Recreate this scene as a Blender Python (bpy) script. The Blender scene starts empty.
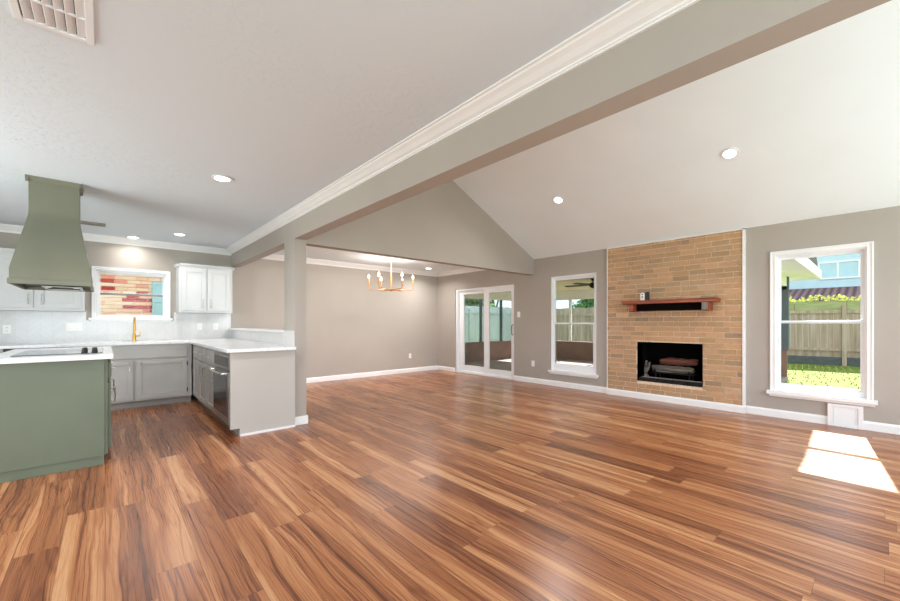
import bpy, bmesh, math, random
from mathutils import Vector, Matrix
random.seed(7)
scene = bpy.context.scene
COL = scene.collection
PI = math.pi

# ------------------------------------------------------------------ camera
AL = math.radians(48.15)
FPX = 385.0
cam_d = bpy.data.cameras.new('camera')
cam = bpy.data.objects.new('camera', cam_d); COL.objects.link(cam)
cam.location = (0, 0, 1.22)
fwd = Vector((math.cos(AL), math.sin(AL), 0))
cam.rotation_euler = fwd.to_track_quat('-Z', 'Y').to_euler()
cam_d.sensor_width = 36.0
cam_d.lens = FPX / 900 * 36
cam_d.shift_y = (322.4 - 300.5) / 900
cam_d.clip_start = 0.05
scene.camera = cam

# ------------------------------------------------------------------ sky, sun, fill lights, exposure
scene.view_settings.view_transform = 'Standard'
scene.view_settings.look = 'None'
scene.view_settings.gamma = 1.0
scene.view_settings.exposure = 0.1
try: scene.view_settings.use_curve_mapping = False
except Exception: pass
scene.cycles.max_bounces = 10
scene.cycles.diffuse_bounces = 6
scene.cycles.transparent_max_bounces = 24
scene.cycles.sample_clamp_indirect = 6.0

world = bpy.data.worlds.new('sky'); scene.world = world
world.use_nodes = True
bg = world.node_tree.nodes['Background']
bg.inputs['Color'].default_value = (0.84, 0.92, 1.0, 1)
bg.inputs['Strength'].default_value = 1.9

sun_d = bpy.data.lights.new('sun', 'SUN'); sun_d.energy = 22.0; sun_d.angle = math.radians(0.5)
sun_d.color = (1.0, 0.95, 0.88)
sun = bpy.data.objects.new('sun', sun_d); COL.objects.link(sun)
sun.rotation_euler = Vector((-1.152, -0.120, -1.0)).to_track_quat('-Z', 'Y').to_euler()
sun.location = (20, 2, 20)

def area(name, loc, direction, sx, sy, watts, color=(1, 1, 1), spread=180):
    d = bpy.data.lights.new(name, 'AREA'); d.shape = 'RECTANGLE'; d.size = sx; d.size_y = sy
    d.energy = watts; d.color = color; d.spread = math.radians(spread)
    o = bpy.data.objects.new(name, d); COL.objects.link(o)
    o.location = loc; o.rotation_euler = Vector(direction).to_track_quat('-Z', 'Z').to_euler()
    return o
FILL_COL = (0.79, 0.905, 1.0)  # added fill lights, unseen, brightening the room from behind and beside the camera
area('added_fill_rear_family_room', (4.1, -2.12, 1.45), (0, 1, 0.30), 3.6, 2.2, 98, FILL_COL)
area('added_fill_rear_kitchen', (-0.4, -2.12, 1.35), (0, 1, 0.30), 3.4, 2.1, 108, FILL_COL)
area('added_fill_left', (-2.52, 4.1, 1.35), (1, 0.0, 0.3), 3.2, 2.0, 112, (0.88, 0.95, 1.0))

# ------------------------------------------------------------------ colour + material helpers
def lin(c):
    out = []
    for v in c[:3]:
        v = v / 255.0
        out.append(v / 12.92 if v <= 0.04045 else ((v + 0.055) / 1.055) ** 2.4)
    return (*out, 1.0)

class Mat:
    def __init__(self, name, rgb=(200, 200, 200), rough=0.5, metal=0.0, spec=0.5):
        self.m = bpy.data.materials.new(name); self.m.use_nodes = True
        self.nt = self.m.node_tree; self.b = self.nt.nodes['Principled BSDF']
        self.b.inputs['Base Color'].default_value = lin(rgb)
        self.b.inputs['Roughness'].default_value = rough
        self.b.inputs['Metallic'].default_value = metal
        self.b.inputs['Specular IOR Level'].default_value = spec
        self.rgb = rgb
    def n(self, t, **kw):
        nd = self.nt.nodes.new(t)
        for k, v in kw.items():
            if hasattr(nd, k): setattr(nd, k, v)
            else: nd.inputs[k].default_value = v
        return nd
    def l(self, a, b): self.nt.links.new(a, b)
    def math(self, op, a, b=None, c=None):
        nd = self.nt.nodes.new('ShaderNodeMath'); nd.operation = op
        for i, v in enumerate((a, b, c)):
            if v is None: continue
            if isinstance(v, (int, float)): nd.inputs[i].default_value = v
            else: self.l(v, nd.inputs[i])
        return nd.outputs[0]
    def pos(self):
        g = self.n('ShaderNodeNewGeometry'); return g.outputs['Position']
    def objc(self):
        return self.n('ShaderNodeTexCoord').outputs['Object']
    def sep(self, v):
        s = self.n('ShaderNodeSeparateXYZ'); self.l(v, s.inputs[0]); return s.outputs
    def comb(self, x, y, z):
        c = self.n('ShaderNodeCombineXYZ')
        for i, v in enumerate((x, y, z)):
            if isinstance(v, (int, float)): c.inputs[i].default_value = v
            else: self.l(v, c.inputs[i])
        return c.outputs[0]
    def noise(self, vec, scale=5, detail=2, rough=0.5, dist=0.0):
        nd = self.n('ShaderNodeTexNoise'); nd.inputs['Scale'].default_value = scale
        nd.inputs['Detail'].default_value = detail; nd.inputs['Roughness'].default_value = rough
        nd.inputs['Distortion'].default_value = dist
        if vec is not None: self.l(vec, nd.inputs['Vector'])
        return nd.outputs[0]
    def ramp(self, fac, stops):
        r = self.n('ShaderNodeValToRGB'); e = r.color_ramp.elements
        while len(e) > 1: e.remove(e[-1])
        e[0].position = stops[0][0]; e[0].color = lin(stops[0][1])
        for p, c in stops[1:]:
            k = e.new(p); k.color = lin(c)
        self.l(fac, r.inputs[0]); return r.outputs[0]
    def mix(self, fac, a, b, mode='MIX'):
        nd = self.n('ShaderNodeMix'); nd.data_type = 'RGBA'; nd.blend_type = mode
        for i, v in ((0, fac), (6, a), (7, b)):
            if isinstance(v, (int, float)): nd.inputs[i].default_value = v
            elif isinstance(v, tuple): nd.inputs[i].default_value = v
            else: self.l(v, nd.inputs[i])
        return nd.outputs[2]
    def color(self, s): self.l(s, self.b.inputs['Base Color']); return self
    def bump(self, h, strength=0.2, dist=0.01):
        nd = self.n('ShaderNodeBump'); nd.inputs['Strength'].default_value = strength
        nd.inputs['Distance'].default_value = dist
        self.l(h, nd.inputs['Height']); self.l(nd.outputs[0], self.b.inputs['Normal']); return self

def plain(name, rgb, rough=0.5, metal=0.0, spec=0.5, var=0.04, scale=6.0, bump=0.0):
    """paint / metal with a little natural unevenness"""
    M = Mat(name, rgb, rough, metal, spec)
    nz = M.noise(M.objc(), scale, 3)
    a = tuple(max(0, c * (1 - var)) for c in rgb); b = tuple(min(255, c * (1 + var)) for c in rgb)
    M.color(M.ramp(nz, [(0.3, a), (0.7, b)]))
    if bump: M.bump(M.noise(M.objc(), scale * 20, 2), bump, 0.004)
    return M.m

def emit(name, rgb, strength):
    m = bpy.data.materials.new(name); m.use_nodes = True; nt = m.node_tree
    nt.nodes.remove(nt.nodes['Principled BSDF'])
    e = nt.nodes.new('ShaderNodeEmission'); e.inputs[0].default_value = lin(rgb); e.inputs[1].default_value = strength
    nt.links.new(e.outputs[0], nt.nodes['Material Output'].inputs[0]); return m

def glass(name, tint, refl=0.06, rough=0.0):
    m = bpy.data.materials.new(name); m.use_nodes = True; nt = m.node_tree
    nt.nodes.remove(nt.nodes['Principled BSDF'])
    t = nt.nodes.new('ShaderNodeBsdfTransparent'); t.inputs[0].default_value = (*tint, 1)
    g = nt.nodes.new('ShaderNodeBsdfGlossy'); g.inputs['Roughness'].default_value = rough
    f = nt.nodes.new('ShaderNodeFresnel'); f.inputs[0].default_value = 1.25
    mx = nt.nodes.new('ShaderNodeMixShader')
    nt.links.new(f.outputs[0], mx.inputs[0]); nt.links.new(t.outputs[0], mx.inputs[1]); nt.links.new(g.outputs[0], mx.inputs[2])
    nt.links.new(mx.outputs[0], nt.nodes['Material Output'].inputs[0]); return m

# ---- materials
def wall_paint(name, rgb):
    M = Mat(name, rgb, 0.75, 0, 0.25)
    M.color(M.ramp(M.noise(M.pos(), 1.3, 3), [(0.3, tuple(c * 0.985 for c in rgb)), (0.7, tuple(c * 1.015 for c in rgb))]))
    M.bump(M.noise(M.pos(), 160, 2), 0.06, 0.003); return M.m
WALL = wall_paint('greige wall paint', (176, 168, 160))
PANEL = wall_paint('greige panel paint', (190, 185, 179))

def ceiling_paint(name, rgb, strength):
    M = Mat(name, rgb, 0.85, 0, 0.2)
    n1 = M.noise(M.pos(), 26, 5, 0.6, 0.6); n2 = M.noise(M.pos(), 1.1, 3)
    patch = M.math('SMOOTH_MAX', M.math('SUBTRACT', n2, 0.5), 0.0, 0.06)
    h = M.math('MULTIPLY', M.math('GREATER_THAN', n1, 0.55), M.math('ADD', M.math('MULTIPLY', patch, 5.0), 0.05))
    M.bump(h, strength, 0.007); return M.m
CEIL_TEX = ceiling_paint('knockdown white ceiling', (222, 232, 240), 0.6)
CEIL = plain('smooth white ceiling', (240, 248, 253), 0.85, 0, 0.2, 0.008, 1.5)
TRIM = plain('white semi gloss trim', (242, 242, 243), 0.35, 0, 0.5, 0.01, 3)
VINYL = plain('white vinyl frame', (240, 242, 245), 0.35, 0, 0.5, 0.01, 3)
GRAYCAB = plain('gray cabinet paint', (186, 183, 178), 0.42, 0, 0.5, 0.02, 4)
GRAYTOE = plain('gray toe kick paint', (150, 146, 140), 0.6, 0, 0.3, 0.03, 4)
WHITECAB = plain('pale gray cabinet paint', (208, 210, 211), 0.4, 0, 0.5, 0.012, 4)
GREEN = plain('sage green paint', (105, 114, 95), 0.45, 0, 0.45, 0.03, 3)
GREENHOOD = plain('olive sage hood paint', (117, 118, 101), 0.45, 0, 0.45, 0.03, 3)
NICKEL = plain('brushed nickel', (200, 198, 192), 0.3, 1.0, 0.5, 0.03, 30)
STEEL = plain('stainless steel', (178, 176, 172), 0.3, 1.0, 0.5, 0.03, 20)
BRASS = plain('brushed brass', (206, 160, 82), 0.28, 1.0, 0.5, 0.04, 20)
GOLD = plain('warm gold metal', (226, 160, 92), 0.3, 0.85, 0.5, 0.03, 20)
BLACKGLASS = plain('black ceramic glass', (18, 18, 20), 0.08, 0, 0.6, 0.02, 3)
BLACKPL = plain('black plastic', (16, 16, 17), 0.4, 0, 0.5, 0.05, 20)
BLACKMET = plain('black iron', (22, 21, 20), 0.55, 0.3, 0.4, 0.1, 30)
DARKMETAL = plain('dark gray vent metal', (70, 70, 68), 0.5, 0.6, 0.5, 0.05, 20)
GRAYMET = plain('weathered gray metal and rail shade', (140, 136, 130), 0.5, 0.5, 0.5, 0.06, 20)
PLATE = plain('white outlet plastic', (244, 243, 240), 0.35, 0, 0.5, 0.01, 10)
SLOT = plain('dark outlet slot', (60, 58, 55), 0.5, 0, 0.4, 0.02, 10)
SOOT = plain('sooty firebox', (12, 11, 10), 0.95, 0, 0.1, 0.3, 9)
BRONZE = plain('dark bronze', (48, 38, 33), 0.4, 0.5, 0.5, 0.05, 10)
GLASS = glass('clear window glass', (0.97, 0.99, 1.0))
GLASST = glass('tinted insulated glass', (0.92, 0.955, 0.96))
GLASSK = glass('clear kitchen glass', (0.99, 0.99, 1.0))
LAMP = emit('lit lens', (255, 250, 240), 14)
BULB = emit('lit candle bulb', (255, 236, 205), 22)

def quartz():
    M = Mat('white quartz', (238, 238, 238), 0.16, 0, 0.5)
    nz = M.noise(M.pos(), 2.2, 6, 0.6, 1.5)
    v = M.math('ABSOLUTE', M.math('SUBTRACT', nz, 0.5))
    M.color(M.ramp(v, [(0.0, (222, 223, 224)), (0.03, (238, 238, 238)), (1.0, (242, 242, 242))])); return M.m
QUARTZ = quartz()

def chevron():
    M = Mat('chevron backsplash tile', (214, 216, 218), 0.14, 0, 0.5)
    s = M.sep(M.pos()); u = M.math('ADD', s[0], s[1])
    p = 0.23; h = 0.075
    fr = M.math('FRACT', M.math('DIVIDE', u, p))
    tri = M.math('MULTIPLY', M.math('ABSOLUTE', M.math('SUBTRACT', fr, 0.5)), p * 2 * 0.5)
    v = M.math('ADD', s[2], tri)
    fv = M.math('FRACT', M.math('DIVIDE', v, h)); e1 = M.math('LESS_THAN', fv, 0.035)
    fu = M.math('FRACT', M.math('DIVIDE', u, p / 2)); e2 = M.math('LESS_THAN', fu, 0.022)
    grout = M.math('MAXIMUM', e1, e2)
    idx = M.comb(M.math('FLOOR', M.math('DIVIDE', u, p / 2)), M.math('FLOOR', M.math('DIVIDE', v, h)), 0)
    wn = M.n('ShaderNodeTexWhiteNoise'); wn.noise_dimensions = '3D'; M.l(idx, wn.inputs[0])
    tile = M.ramp(wn.outputs[0], [(0, (212, 211, 210)), (1, (217, 216, 215))])
    M.color(M.mix(grout, tile, lin((196, 197, 198))))
    hh = M.math('ADD', M.math('MULTIPLY', wn.outputs[0], 0.3), M.math('SUBTRACT', 1.0, grout))
    hh = M.math('ADD', hh, M.math('MULTIPLY', M.noise(M.pos(), 16, 2), 0.5))
    M.bump(hh, 0.14, 0.004); return M.m
TILE = chevron()

def floor_wood():
    M = Mat('strip grain wood plank floor', (160, 100, 60), 0.3, 0, 0.5)
    s = M.sep(M.pos()); W, L = 0.18, 1.22
    cx = M.math('DIVIDE', s[0], W); ci = M.math('FLOOR', cx)
    wn0 = M.n('ShaderNodeTexWhiteNoise'); wn0.noise_dimensions = '1D'; M.l(ci, wn0.inputs['W'])
    ry = M.math('ADD', M.math('DIVIDE', s[1], L), M.math('MULTIPLY', wn0.outputs[0], 7.3)); ri = M.math('FLOOR', ry)
    wn = M.n('ShaderNodeTexWhiteNoise'); wn.noise_dimensions = '2D'; M.l(M.comb(ci, ri, 0), wn.inputs[0])
    r = wn.outputs[0]; rz = M.math('MULTIPLY', r, 60.0)
    # pale sapwood bands running the length of a plank, one soft edge each
    warp = M.math('MULTIPLY', M.math('SUBTRACT', M.noise(M.comb(M.math('MULTIPLY', s[0], 4), M.math('MULTIPLY', s[1], 1.3), rz), 1, 2), 0.5), 0.10)
    xs = M.math('ADD', s[0], warp)
    st = M.noise(M.comb(M.math('MULTIPLY', xs, 13), M.math('MULTIPLY', s[1], 0.30), rz), 1, 2, 0.5)
    band = M.n('ShaderNodeMapRange'); band.interpolation_type = 'SMOOTHSTEP'
    M.l(st, band.inputs[0]); band.inputs[1].default_value = 0.47; band.inputs[2].default_value = 0.66
    # dark growth lines: straight ones, and cathedral contours
    sl = M.noise(M.comb(M.math('MULTIPLY', xs, 66), M.math('MULTIPLY', s[1], 0.34), M.math('ADD', rz, 4.0)), 1, 2, 0.5)
    dl = M.n('ShaderNodeMapRange'); dl.interpolation_type = 'SMOOTHSTEP'
    M.l(sl, dl.inputs[0]); dl.inputs[1].default_value = 0.52; dl.inputs[2].default_value = 0.68
    cb = M.noise(M.comb(M.math('MULTIPLY', s[0], 8.0), M.math('MULTIPLY', s[1], 0.65), M.math('ADD', rz, 9.0)), 1, 1, 0.4)
    ln = M.math('SINE', M.math('MULTIPLY', cb, 62.0))
    ln = M.math('POWER', M.math('ADD', M.math('MULTIPLY', ln, 0.5), 0.5), 7.0)
    fine = M.noise(M.comb(M.math('MULTIPLY', s[0], 240), M.math('MULTIPLY', s[1], 2.2), rz), 1, 2, 0.6)
    t = M.math('ADD', M.math('MULTIPLY', M.math('SUBTRACT', r, 0.5), 0.30), 0.46)
    t = M.math('ADD', t, M.math('MULTIPLY', band.outputs[0], 0.34))
    t = M.math('SUBTRACT', t, M.math('MULTIPLY', dl.outputs[0], 0.31))
    t = M.math('SUBTRACT', t, M.math('MULTIPLY', ln, 0.14))
    t = M.math('ADD', t, M.math('MULTIPLY', M.math('SUBTRACT', fine, 0.5), 0.22))
    col = M.ramp(t, FLOOR_STOPS)
    fx = M.math('FRACT', cx); fy = M.math('FRACT', ry)
    ex = M.math('MAXIMUM', M.math('LESS_THAN', fx, 0.011), M.math('LESS_THAN', fy, 0.0016))
    col = M.mix(M.math('MULTIPLY', ex, 0.75), col, lin((70, 38, 22)))
    M.color(col)
    M.l(M.math('ADD', M.math('MULTIPLY', fine, 0.08), 0.24), M.b.inputs['Roughness'])
    hh = M.math('SUBTRACT', M.math('MULTIPLY', fine, 0.15), ex)
    M.bump(hh, 0.12, 0.002); return M.m
FLOOR_STOPS = [(0.0, (88, 48, 30)), (0.25, (124, 71, 44)), (0.5, (164, 104, 66)), (0.75, (190, 135, 93)), (1.0, (210, 163, 122))]
FLOOR = floor_wood()

def island_tint(name, stops, rough=0.85, nscale=30, bump=0.3, blotch=None):
    """one colour per loose piece (brick), plus fine grit"""
    M = Mat(name, stops[0][1], rough, 0, 0.25)
    g = M.n('ShaderNodeNewGeometry')
    c = M.ramp(g.outputs['Random Per Island'], stops)
    nz = M.noise(M.pos(), nscale, 4, 0.6)
    c = M.mix(0.55, c, M.ramp(nz, [(0.25, (110, 96, 84)), (0.75, (160, 160, 160))]), 'OVERLAY')
    if blotch:
        b = M.noise(M.pos(), 1.6, 2)
        c = M.mix(M.math('MULTIPLY', M.math('SUBTRACT', b, 0.35), 0.9), c, lin(blotch))
    M.color(c); M.bump(M.noise(M.pos(), nscale * 2.2, 4, 0.6), bump, 0.006); return M.m
BRICK = island_tint('tan fireplace brick', [(0, (192, 162, 126)), (0.25, (206, 176, 138)), (0.5, (198, 172, 142)), (0.75, (214, 184, 145)), (0.93, (172, 148, 124)), (1, (222, 198, 166))], blotch=(208, 170, 122))
MORTAR = plain('sandy mortar', (226, 204, 178), 0.95, 0, 0.1, 0.07, 40)
OUTBRICK = island_tint('peach and red outdoor brick', [(0, (244, 216, 198)), (0.3, (248, 226, 212)), (0.72, (240, 204, 186)), (0.73, (210, 92, 88)), (0.82, (196, 76, 76)), (0.85, (232, 170, 152)), (0.9, (250, 232, 220)), (1, (246, 224, 210))], nscale=14)
OUTMORTAR = plain('pale outdoor mortar', (250, 240, 230), 0.95, 0, 0.1, 0.04, 20)
DARKBRICK = plain('smoke stained brick', (40, 37, 35), 0.9, 0, 0.2, 0.25, 14)

def wood(name, stops, axis=1, rough=0.5, scale=16.0, spec=0.5):
    M = Mat(name, stops[0][1], rough, 0, spec)
    s = M.sep(M.objc()); k = [scale, scale, scale]; k[axis] = scale * 0.06
    v = M.comb(*[M.math('MULTIPLY', s[i], k[i]) for i in range(3)])
    nz = M.noise(v, 1, 4, 0.6, 0.4)
    M.color(M.ramp(nz, stops)); M.bump(nz, 0.15, 0.004); return M.m
MANTEL = wood('stained mantel wood', [(0.25, (92, 40, 22)), (0.5, (142, 68, 38)), (0.75, (176, 92, 52))], 1, 0.38)
MANTEL_DARK = wood('near black board', [(0.3, (10, 7, 6)), (0.7, (18, 11, 8))], 1, 0.9, spec=0.08)
ENDGRAIN = wood('gray end grain', [(0.3, (96, 90, 84)), (0.7, (146, 140, 132))], 2, 0.7)
LOGRED = wood('reddish split log', [(0.3, (88, 46, 36)), (0.55, (130, 78, 62)), (0.7, (176, 140, 120))], 1, 0.85, 24)
LOGGRAY = wood('ashy gray log', [(0.3, (46, 41, 37)), (0.5, (100, 93, 85)), (0.75, (168, 160, 148))], 1, 0.9, 24)
FENCE = wood('weathered fence board', [(0.2, (126, 110, 94)), (0.5, (166, 148, 130)), (0.8, (194, 178, 162))], 2, 0.9, 9)
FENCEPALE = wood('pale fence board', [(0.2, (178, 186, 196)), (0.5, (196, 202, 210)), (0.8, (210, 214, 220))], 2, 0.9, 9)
FENCETOP = wood('mossy green board', [(0.2, (120, 132, 90)), (0.5, (150, 158, 112)), (0.8, (172, 176, 136))], 1, 0.9, 6)
FENCE_SHADE = plain('kick board gray with painted shade', (84, 92, 92), 0.9, 0, 0.2, 0.08, 8)  # dark gray carries the shade at the fence foot
def leaf(name, stops):
    M = Mat(name, stops[0][1], 0.6, 0, 0.3)
    g = M.n('ShaderNodeNewGeometry'); M.color(M.ramp(g.outputs['Random Per Island'], stops))
    M.b.inputs['Transmission Weight'].default_value = 0.0
    tr = M.n('ShaderNodeBsdfTranslucent'); M.l(M.b.inputs['Base Color'].links[0].from_socket, tr.inputs[0])
    mx = M.n('ShaderNodeMixShader'); mx.inputs[0].default_value = 0.35
    out = M.nt.nodes['Material Output']
    M.l(M.b.outputs[0], mx.inputs[1]); M.l(tr.outputs[0], mx.inputs[2]); M.l(mx.outputs[0], out.inputs[0]); return M.m
IVY = leaf('sunlit yellow green leaves', [(0, (150, 165, 70)), (0.5, (180, 190, 84)), (1, (205, 205, 110))])
LEAF = leaf('green tree leaves', [(0, (60, 110, 60)), (0.5, (96, 150, 84)), (1, (150, 190, 110))])
BARK = plain('brown bark', (96, 80, 66), 0.95, 0, 0.1, 0.15, 12, 0.5)
def grass():
    M = Mat('lawn grass', (110, 135, 60), 0.9, 0, 0.1)
    M.color(M.ramp(M.noise(M.pos(), 3.5, 6, 0.65), [(0.3, (92, 110, 46)), (0.55, (108, 124, 54)), (0.75, (124, 132, 72))]))
    M.bump(M.noise(M.pos(), 30, 4), 0.3, 0.02); return M.m
GRASS = grass()
CONCRETE = plain('porch concrete', (150, 134, 130), 0.8, 0, 0.3, 0.06, 3, 0.1)
PATIO = plain('pale concrete pad', (112, 112, 108), 0.9, 0, 0.2, 0.05, 3, 0.1)
KNEE = plain('brown porch panel', (140, 112, 102), 0.7, 0, 0.3, 0.05, 3)
PORCHCEIL = plain('cream porch ceiling', (235, 226, 190), 0.8, 0, 0.2, 0.02, 2)
WHITEOUT = plain('white outdoor paint', (240, 240, 238), 0.6, 0, 0.3, 0.02, 3)
POSTDK = plain('gray porch post', (92, 104, 112), 0.6, 0, 0.3, 0.04, 5)
SHINGLE = plain('gray roof shingle', (112, 108, 106), 0.95, 0, 0.1, 0.12, 22, 0.4)
SCREEN = glass('insect screen', (0.92, 0.95, 0.955))
BLUEWALL = plain('pale blue siding', (196, 222, 232), 0.8, 0, 0.2, 0.02, 2)
BLUEGLASS = plain('pale blue window', (178, 212, 220), 0.15, 0, 0.5, 0.05, 1.0)
TEALDOOR = plain('pale blue shutter paint', (176, 214, 232), 0.6, 0, 0.3, 0.02, 3)
def rooftile():
    M = Mat('purple brown roof tile', (110, 88, 92), 0.9, 0, 0.2)
    s = M.sep(M.pos()); f = M.math('FRACT', M.math('DIVIDE', s[1], 0.26))
    w = M.math('ABSOLUTE', M.math('SUBTRACT', f, 0.5))
    M.color(M.ramp(w, [(0.1, (138, 112, 112)), (0.4, (92, 72, 78))])); M.bump(w, 0.6, 0.05); return M.m
ROOFTILE = rooftile()

# ------------------------------------------------------------------ mesh builder
class MB:
    def __init__(self): self.v = []; self.f = []
    def add(self, vs, fs):
        o = len(self.v); self.v += [tuple(p) for p in vs]; self.f += [tuple(i + o for i in f) for f in fs]; return self
    def box(self, x0, x1, y0, y1, z0, z1):
        x0, x1 = min(x0, x1), max(x0, x1); y0, y1 = min(y0, y1), max(y0, y1); z0, z1 = min(z0, z1), max(z0, z1)
        return self.add([(x0, y0, z0), (x1, y0, z0), (x1, y1, z0), (x0, y1, z0), (x0, y0, z1), (x1, y0, z1), (x1, y1, z1), (x0, y1, z1)],
                        [(0, 3, 2, 1), (4, 5, 6, 7), (0, 1, 5, 4), (1, 2, 6, 5), (2, 3, 7, 6), (3, 0, 4, 7)])
    def prism(self, poly, fn, a, b):
        """poly: 2D points, fn(p, q, t) -> 3D; extruded from t=a to t=b"""
        n = len(poly)
        vs = [fn(p, q, a) for p, q in poly] + [fn(p, q, b) for p, q in poly]
        fs = [tuple(range(n))[::-1], tuple(range(n, 2 * n))] + [(i, (i + 1) % n, n + (i + 1) % n, n + i) for i in range(n)]
        return self.add(vs, fs)
    def tube(self, pts, r, seg=10, caps=True):
        pts = [Vector(p) for p in pts]; rs = r if isinstance(r, (list, tuple)) else [r] * len(pts)
        rings = []; up = None
        for i, p in enumerate(pts):
            d = (pts[min(i + 1, len(pts) - 1)] - pts[max(i - 1, 0)]).normalized()
            if up is None:
                up = Vector((0, 0, 1)) if abs(d.z) < 0.9 else Vector((1, 0, 0))
            a = d.cross(up)
            if a.length < 1e-4: a = d.cross(Vector((0, 1, 0)))
            a.normalize(); b = d.cross(a); up = -b if False else up
            rings.append([p + (a * math.cos(2 * PI * k / seg) + b * math.sin(2 * PI * k / seg)) * rs[i] for k in range(seg)])
        vs = [q for ring in rings for q in ring]; fs = []
        for i in range(len(pts) - 1):
            for k in range(seg):
                fs.append((i * seg + k, i * seg + (k + 1) % seg, (i + 1) * seg + (k + 1) % seg, (i + 1) * seg + k))
        if caps:
            fs.append(tuple(range(seg))[::-1]); fs.append(tuple((len(pts) - 1) * seg + k for k in range(seg)))
        return self.add(vs, fs)
    def lathe(self, prof, c, seg=20, axis='Z'):
        """prof: (radius, height) list around an axis through c"""
        vs = []; fs = []; n = len(prof)
        for r, h in prof:
            for k in range(seg):
                t = 2 * PI * k / seg; p, q = r * math.cos(t), r * math.sin(t)
                d = {'Z': (p, q, h), 'X': (h, p, q), 'Y': (q, h, p)}[axis]
                vs.append((c[0] + d[0], c[1] + d[1], c[2] + d[2]))
        for i in range(n - 1):
            for k in range(seg):
                fs.append((i * seg + k, i * seg + (k + 1) % seg, (i + 1) * seg + (k + 1) % seg, (i + 1) * seg + k))
        fs.append(tuple(range(seg))[::-1]); fs.append(tuple((n - 1) * seg + k for k in range(seg)))
        return self.add(vs, fs)
    def frame(self, fn, a0, a1, z0, z1, w, d0, d1):
        """picture-frame of four bars; fn(a, d, z) -> 3D. w: (left, right, bottom, top)"""
        l, r, b, t = w
        for (p0, p1, q0, q1) in ((a0, a0 + l, z0, z1), (a1 - r, a1, z0, z1), (a0 + l, a1 - r, z0, z0 + b), (a0 + l, a1 - r, z1 - t, z1)):
            if p1 - p0 > 1e-5 and q1 - q0 > 1e-5: self.fbox(fn, p0, p1, d0, d1, q0, q1)
        return self
    def fbox(self, fn, a0, a1, d0, d1, z0, z1):
        A = fn(a0, d0, z0); B = fn(a1, d1, z1)
        return self.box(A[0], B[0], A[1], B[1], A[2], B[2])
    def build(self, name, mat, parent=None, bev=0.0, smooth=False, origin=None):
        vs = [Vector(p) for p in self.v]
        if parent is not None:
            org = wloc(parent)
        elif origin is not None: org = Vector(origin)
        else:
            lo = [min(p[i] for p in vs) for i in range(3)]; hi = [max(p[i] for p in vs) for i in range(3)]
            org = Vector(((lo[0] + hi[0]) / 2, (lo[1] + hi[1]) / 2, lo[2]))
        me = bpy.data.meshes.new(name); me.from_pydata([p - org for p in vs], [], self.f); me.update()
        bm = bmesh.new(); bm.from_mesh(me); bmesh.ops.recalc_face_normals(bm, faces=bm.faces); bm.to_mesh(me); bm.free()
        me.materials.append(mat)
        o = bpy.data.objects.new(name, me); COL.objects.link(o)
        if parent is not None: o.parent = parent
        else: o.location = org
        if smooth:
            me.polygons.foreach_set('use_smooth', [True] * len(me.polygons))
            try: me.set_sharp_from_angle(angle=math.radians(40))
            except Exception: pass
        if bev:
            b = o.modifiers.new('edge', 'BEVEL'); b.width = bev; b.segments = 2; b.limit_method = 'ANGLE'; b.angle_limit = math.radians(40)
        return o

def wloc(o):
    p = Vector(o.location)
    while o.parent is not None:
        o = o.parent; p = p + Vector(o.location)
    return p
def tag(o, label, cat, group=None, kind=None):
    o['label'] = label; o['category'] = cat
    if group: o['group'] = group
    if kind: o['kind'] = kind
    return o
def thing(name, loc, label, cat, group=None, kind=None):
    e = bpy.data.objects.new(name, None); COL.objects.link(e); e.location = loc; e.empty_display_size = 0.1
    return tag(e, label, cat, group, kind)
def copy_tree(o, parent=None):
    c = o.copy(); COL.objects.link(c)
    if parent is not None: c.parent = parent
    for ch in list(o.children): copy_tree(ch, c)
    return c
def struct(o, label=None, cat=None):
    o['kind'] = 'structure'
    if label: o['label'] = label; o['category'] = cat
    return o

# ------------------------------------------------------------------ room numbers (metres, camera over the origin)
XW, YW, XL, YR = 6.44, 7.69, -2.60, -2.20      # fireplace wall, back wall, left wall, rear wall
HC = 2.50                                       # flat ceilings
BX0, BX1, BZ = 1.67, 1.81, 2.215                # beam
RIDX, RIDZ = 4.11, 2.49 + (XW - 4.11) * 0.4745  # vault ridge
GY0, GY1 = 4.655, 4.79                          # gable wall over the dining opening

def holes(mb, fn, a0, a1, z0, z1, d0, d1, hs):
    cuts = sorted({a0, a1, *[h[0] for h in hs], *[h[1] for h in hs]})
    for p, q in zip(cuts, cuts[1:]):
        zs = sorted((h[2], h[3]) for h in hs if h[0] <= p + 1e-6 and h[1] >= q - 1e-6); z = z0
        for b, t in zs:
            if b > z: mb.fbox(fn, p, q, d0, d1, z, b)
            z = t
        if z < z1: mb.fbox(fn, p, q, d0, d1, z, z1)
    return mb
RW = lambda a, d, z: (XW + d, a, z)             # right (fireplace) wall: a = y, d outwards
BW = lambda a, d, z: (a, YW + d, z)             # back wall: a = x, d outwards

struct(MB().box(XL - .15, XW + .18, YR - .15, YW + .15, -0.10, 0.0).build('floor', FLOOR), 'wood plank floor running through kitchen and family room', 'floor')
W2 = (3.33, 4.25, 0.30, 2.10); W3 = (0.10, 0.895, 0.345, 2.075); DR = (5.16, 7.00, 0.0, 2.03); FB = (1.70, 2.62, 0.28, 0.91)
KW = (-0.105, 0.745, 1.285, 2.0)
struct(holes(MB(), RW, YR - .15, YW + .15, 0, 2.62, 0, 0.18, [W2, W3, DR, FB]).build('wall_right', WALL), 'greige wall with the fireplace, two windows and sliding door', 'wall')
struct(holes(MB(), BW, XL - .15, XW, 0, 2.62, 0, 0.15, [KW]).build('wall_back', WALL), 'greige wall behind the sink and the dining area', 'wall')
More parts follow.
